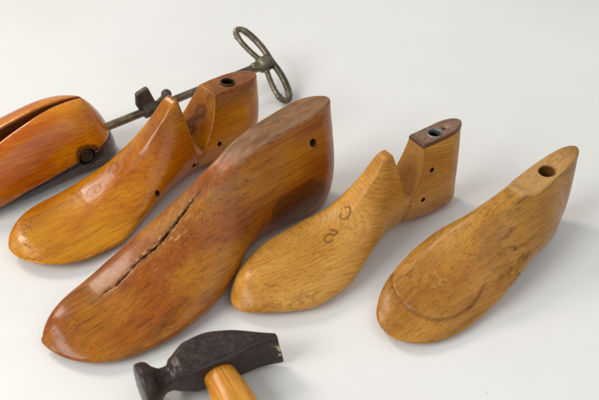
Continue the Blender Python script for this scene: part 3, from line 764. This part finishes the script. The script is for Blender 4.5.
def stretcher_blocks():
    s = .00095; lo, hi = (-.015, -.050, -.003), (.225, .052, .08)
    X, Y, Z = grid(lo, hi, s)
    a, top, bot = last_body(X, Y, Z, TS); a = renorm(a, s)
    f = smax(smax(a, top, .012), bot, .003)
    slit = .0001 + .0058 * np.clip((X - .010) / .097, 0, 2)**1.4
    y0 = -.012 + .14 * X
    # seam between the upper blocks and the dark sole piece
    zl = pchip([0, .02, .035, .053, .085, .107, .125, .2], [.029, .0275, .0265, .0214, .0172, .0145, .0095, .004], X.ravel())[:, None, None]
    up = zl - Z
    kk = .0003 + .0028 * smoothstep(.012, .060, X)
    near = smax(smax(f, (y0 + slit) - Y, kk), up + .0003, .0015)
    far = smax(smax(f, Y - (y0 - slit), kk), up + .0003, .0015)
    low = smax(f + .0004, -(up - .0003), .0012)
    bx, bz = .0447, .0232
    notch = cyl_field(X, Y, Z, (bx, .012, bz), (0, 1, 0), .0080, 0, .04)
    near = smax(near, -notch, .0012); low = smax(low, -notch, .0012)
    Z0 = lambda V: dict(worn_and_sheen=zeros(V), stain=zeros(V), pale=zeros(V), ink_and_shade=zeros(V))
    def pn(V):
        A = Z0(V)
        y = -.012 + .14 * V[:, 0]; sl = .0005 + .0058 * np.clip((V[:, 0] - .010) / .097, 0, 2)**1.4
        A['ink_and_shade'] = .8 * np.clip((sl + .0006 - np.abs(V[:, 1] - y)) / .0008, 0, 1) * (V[:, 2] < .066)  # gap between the blocks: shade painted on its inner faces
        A['stain'] = .6 * np.clip((sl + .0025 - np.abs(V[:, 1] - y)) / .0015, 0, 1)
        A['stain'] = np.maximum(A['stain'], .6 * np.clip(1 - (V[:, 2] - .017) / .004, 0, 1) * (fbm(V, 60, 2) > .42))
        rb = np.hypot(V[:, 0] - bx, V[:, 2] - bz)
        A['ink_and_shade'] = np.maximum(A['ink_and_shade'], .85 * (V[:, 1] > .01) * np.clip((.0105 + .006 * fbm(V, 120, 6) - rb) / .002, 0, 1))
        A['stain'] = np.maximum(A['stain'], .45 * np.clip(1.2 - V[:, 0] / .035, 0, 1) * np.clip(fbm(V, 45, 7) * 2 - .4, 0, 1))
        return A
    def pl(V):
        A = Z0(V)
        A['pale'] = .0 * V[:, 0]
        A['stain'] = .9 * (fbm(V * (1, 3, 6), 40, 5) > .58)
        return A
    field_mesh('side_block', near, lo, s, M_S, stretcher, pn)
    field_mesh('side_block', far, lo, s, M_S, stretcher, pn)
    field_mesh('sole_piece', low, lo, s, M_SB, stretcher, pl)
    # brass bolt head in the notch
    s2 = .0005; lo2, hi2 = (bx - .011, .012, bz - .011), (bx + .011, .040, bz + .011)
    X, Y, Z = grid(lo2, hi2, s2)
    yb = .0280
    b = cyl_field(X, Y, Z, (bx, yb - .012, bz), (0, 1, 0), .0066, 0, .012)
    dome = np.sqrt((X - bx)**2 + (Y - (yb - .016))**2 + (Z - bz)**2) - .0172
    b = smax(b, dome, .001)
    field_mesh('bolt', b, lo2, s2, M_BRASS, stretcher)
stretcher_blocks()

def rod_parts():
    # screw rod: swept tube with a fine thread along its inner part
    a, b = to_local(ROD0 - rd * .03), to_local(HUB)
    d, u, w = basis(b - a); Ln = np.linalg.norm(b - a); N = 700; m = 24
    V = []
    for i in range(N + 1):
        t = Ln * i / N
        for k in range(m):
            an = 2 * math.pi * k / m
            th = .00010 * math.sin(2 * math.pi * (t / .0016) + an) if t < .085 else 0
            r = .0040 + th
            V.append(a + d * t + (u * math.cos(an) + w * math.sin(an)) * r)
    F = [(i * m + k, i * m + (k + 1) % m, (i + 1) * m + (k + 1) % m, (i + 1) * m + k) for i in range(N) for k in range(m)]
    link_mesh('screw_rod', np.array(V), np.array(F), M_ROD, stretcher)
    # cast handle: a bow with two open loops through a round hub
    s = .0006
    h = to_local(HUB)
    lowp = to_local((-.008, .160, .0065)) - h; upp = to_local((-.0625, .2185, .0515)) - h
    ax = d
    hv = (lowp / np.linalg.norm(lowp) - upp / np.linalg.norm(upp)); hv -= ax * (hv @ ax); hv /= np.linalg.norm(hv)
    Lh = .0480
    G = lambda s_, o, : h + hv * s_ + ax * o
    lo = h - .062; hi = h + .062
    X, Y, Z = grid(lo, hi, s)
    def poly_(pts, r):
        f = None
        for p, q in zip(pts[:-1], pts[1:]):
            c = capsule(X, Y, Z, p, q, r)
            f = c if f is None else np.minimum(f, c)
        return f
    f = cyl_field(X, Y, Z, h - ax * .0060, ax, .0084, 0, .015)
    f = smin(smax(f, np.sqrt((X - h[0])**2 + (Y - h[1])**2 + (Z - h[2])**2) - .0104, .002), capsule(X, Y, Z, h - ax * .012, h, .0056), .002)
    for sg in (-1, 1):
        outer = [G(sg * Lh * t, o) for t, o in ((0, .0095), (.2, .0104), (.4, .0102), (.6, .0088), (.78, .0066), (.90, .0040))]
        tip = [G(sg * Lh * .90, .0040), G(sg * Lh * .97, .0018), G(sg * Lh * 1.0, -.0016), G(sg * Lh * .985, -.0050), G(sg * Lh * .92, -.0072), G(sg * Lh * .84, -.0078)]
        inner = [G(sg * Lh * t, o) for t, o in ((.84, -.0078), (.68, -.0076), (.5, -.0062), (.32, -.0040), (.12, -.001))]
        f = smin(f, poly_(outer, .0036), .0018)
        f = smin(f, poly_(tip, .0032), .0012)
        f = smin(f, poly_(inner, .0029), .0018)
    field_mesh('handle', f, lo, s, M_ROD, stretcher)
    # bracket: collar on the rod with a flat lug and a small knob
    c = to_local((-.1455, .0945, .0330))
    t = (c - a) @ d; c = a + d * (t + .0045)
    s = .0006; lo = c - .03; hi = c + .03
    X, Y, Z = grid(lo, hi, s)
    up = np.array((0, 0, 1.)); side = np.cross(d, up); side /= np.linalg.norm(side); up = np.cross(side, d)
    x = (X - c[0]) * d[0] + (Y - c[1]) * d[1] + (Z - c[2]) * d[2]
    y = (X - c[0]) * side[0] + (Y - c[1]) * side[1] + (Z - c[2]) * side[2]
    z = (X - c[0]) * up[0] + (Y - c[1]) * up[1] + (Z - c[2]) * up[2]
    col = smax(np.sqrt(y * y + z * z) - .0068, np.abs(x + .001) - .007, .001)
    w_ = .0095 - .0030 * np.clip((z - .010) / .014, 0, 1) - .002 * np.clip((.008 - z) / .006, 0, 1)
    lug = smax(smax(np.abs(x + .003 + .14 * z) - w_, np.abs(y + .002) - .0030, .0022), smax(z - .0250 - .25 * x, -z, .001), .002)
    b = smin(col, lug, .003)
    b = smin(b, np.sqrt((x - .0205)**2 + (y + .003)**2 + (z - .0075)**2) - .0052, .001)
    b = smin(b, capsule(x, y, z, (.004, 0, .002), (.0205, -.003, .0075), .0026), .001)
    field_mesh('bracket', b, lo, s, M_BRK, stretcher)
rod_parts()

# ---------------------------------------------------------------- cobbler's hammer
H_ORG = (-.0640, -.2020, 0); H_YAW = 27.
hammer = thing('hammer', 'black iron cobbler hammer with a wide peen and orange wooden handle at the bottom edge', 'hammer', H_ORG, H_YAW)
def hammer_head():
    s = .0006; lo, hi = (-.060, -.030, -.001), (.056, .030, .042)
    X, Y, Z = grid(lo, hi, s)
    zc = .0185
    # body: droops towards the handle, thins to a blade and flares in height at the peen
    x = X.ravel()
    cy = pchip([-.05, -.02, .0, .02, .055], [.000, .003, .0045, .002, -.0105], x)[:, None, None]
    hy = pchip([-.05, -.026, -.012, .004, .02, .042, .056], [.009, .0115, .0150, .0155, .0125, .0050, .0020], x)[:, None, None]
    hz = pchip([-.05, -.026, .0, .02, .042, .056], [.0100, .0118, .0130, .0138, .0150, .0155], x)[:, None, None]
    y = np.abs(Y - cy) - hy; z = np.abs(Z - zc) - hz
    ch = (y + z) * .7071 + .0016 + .0035 * np.clip((-.012 - X) / .01, 0, 1)
    body = smax(smax(y, z, .0012), ch, .0012)
    body = smax(body, X - .0515 - .002 * np.cos(Z * 90), .0012)
    body = smax(body, -.026 - X, .003)
    # neck and mushroomed striking face
    px = X
    r = np.sqrt((Y - .0015)**2 + (Z - zc)**2)
    nr = pchip([-.050, -.045, -.041, -.037, -.032, -.026, -.020], [.0172, .0176, .0165, .0118, .0088, .0090, .0118], x)[:, None, None]
    neck = smax(r - nr, np.maximum(-.050 - X, X + .018), .002)
    dome = np.sqrt((X - .010)**2 + (Y - .0015)**2 + (Z - zc)**2) - .0608
    neck = smax(neck, dome, .0015)
    f = smin(body, neck, .003)
    # the eye for the handle
    f = smax(f, -np.maximum(np.sqrt((X - .0040)**2 + ((Z - zc) * 1.2)**2) - .0104, -99), .001)
    # chipped corner of the peen
    P = np.sqrt((X - .0550)**2 + (Y + .014)**2 + (Z - zc - .001)**2) - .0040
    f = smax(f, -P, .0008)
    field_mesh('head', f, lo, s, M_IRON, hammer, sm=3, paint=lambda V: dict(chip=mark(V, [(.0465, -.011, zc + .006), (.0505, -.011, zc + .001), (.050, -.011, zc - .004)], .0018, .0010) * (fbm(V, 420, 3) > .50)))
    # handle: oval ash shaft through the eye, slightly tapered, end peeping out at the back
    N = 60; m = 40; V = []
    for i in range(N + 1):
        t = i / N; yy = .0185 - .255 * t; 
        k = t * .255
        rx = .0102 + .0034 * smoothstep(.0, .05, k - .020) + .0020 * math.sin(min(1, k / .2) * 3.1)
        rz = .0084 + .0030 * smoothstep(.0, .05, k - .020)
        for j in range(m):
            a = 2 * math.pi * j / m
            V.append((.0040 + rx * math.copysign(abs(math.cos(a))**.9, math.cos(a)), yy, zc - .030 * t * .25 + rz * math.copysign(abs(math.sin(a))**.9, math.sin(a))))
    F = [(i * m + j, (i + 1) * m + j, (i + 1) * m + (j + 1) % m, i * m + (j + 1) % m) for i in range(N) for j in range(m)]
    F.append(tuple(range(m))); F.append(tuple(N * m + j for j in reversed(range(m))))
    o = link_mesh('handle', np.array(V), F, M_H, hammer)
hammer_head()
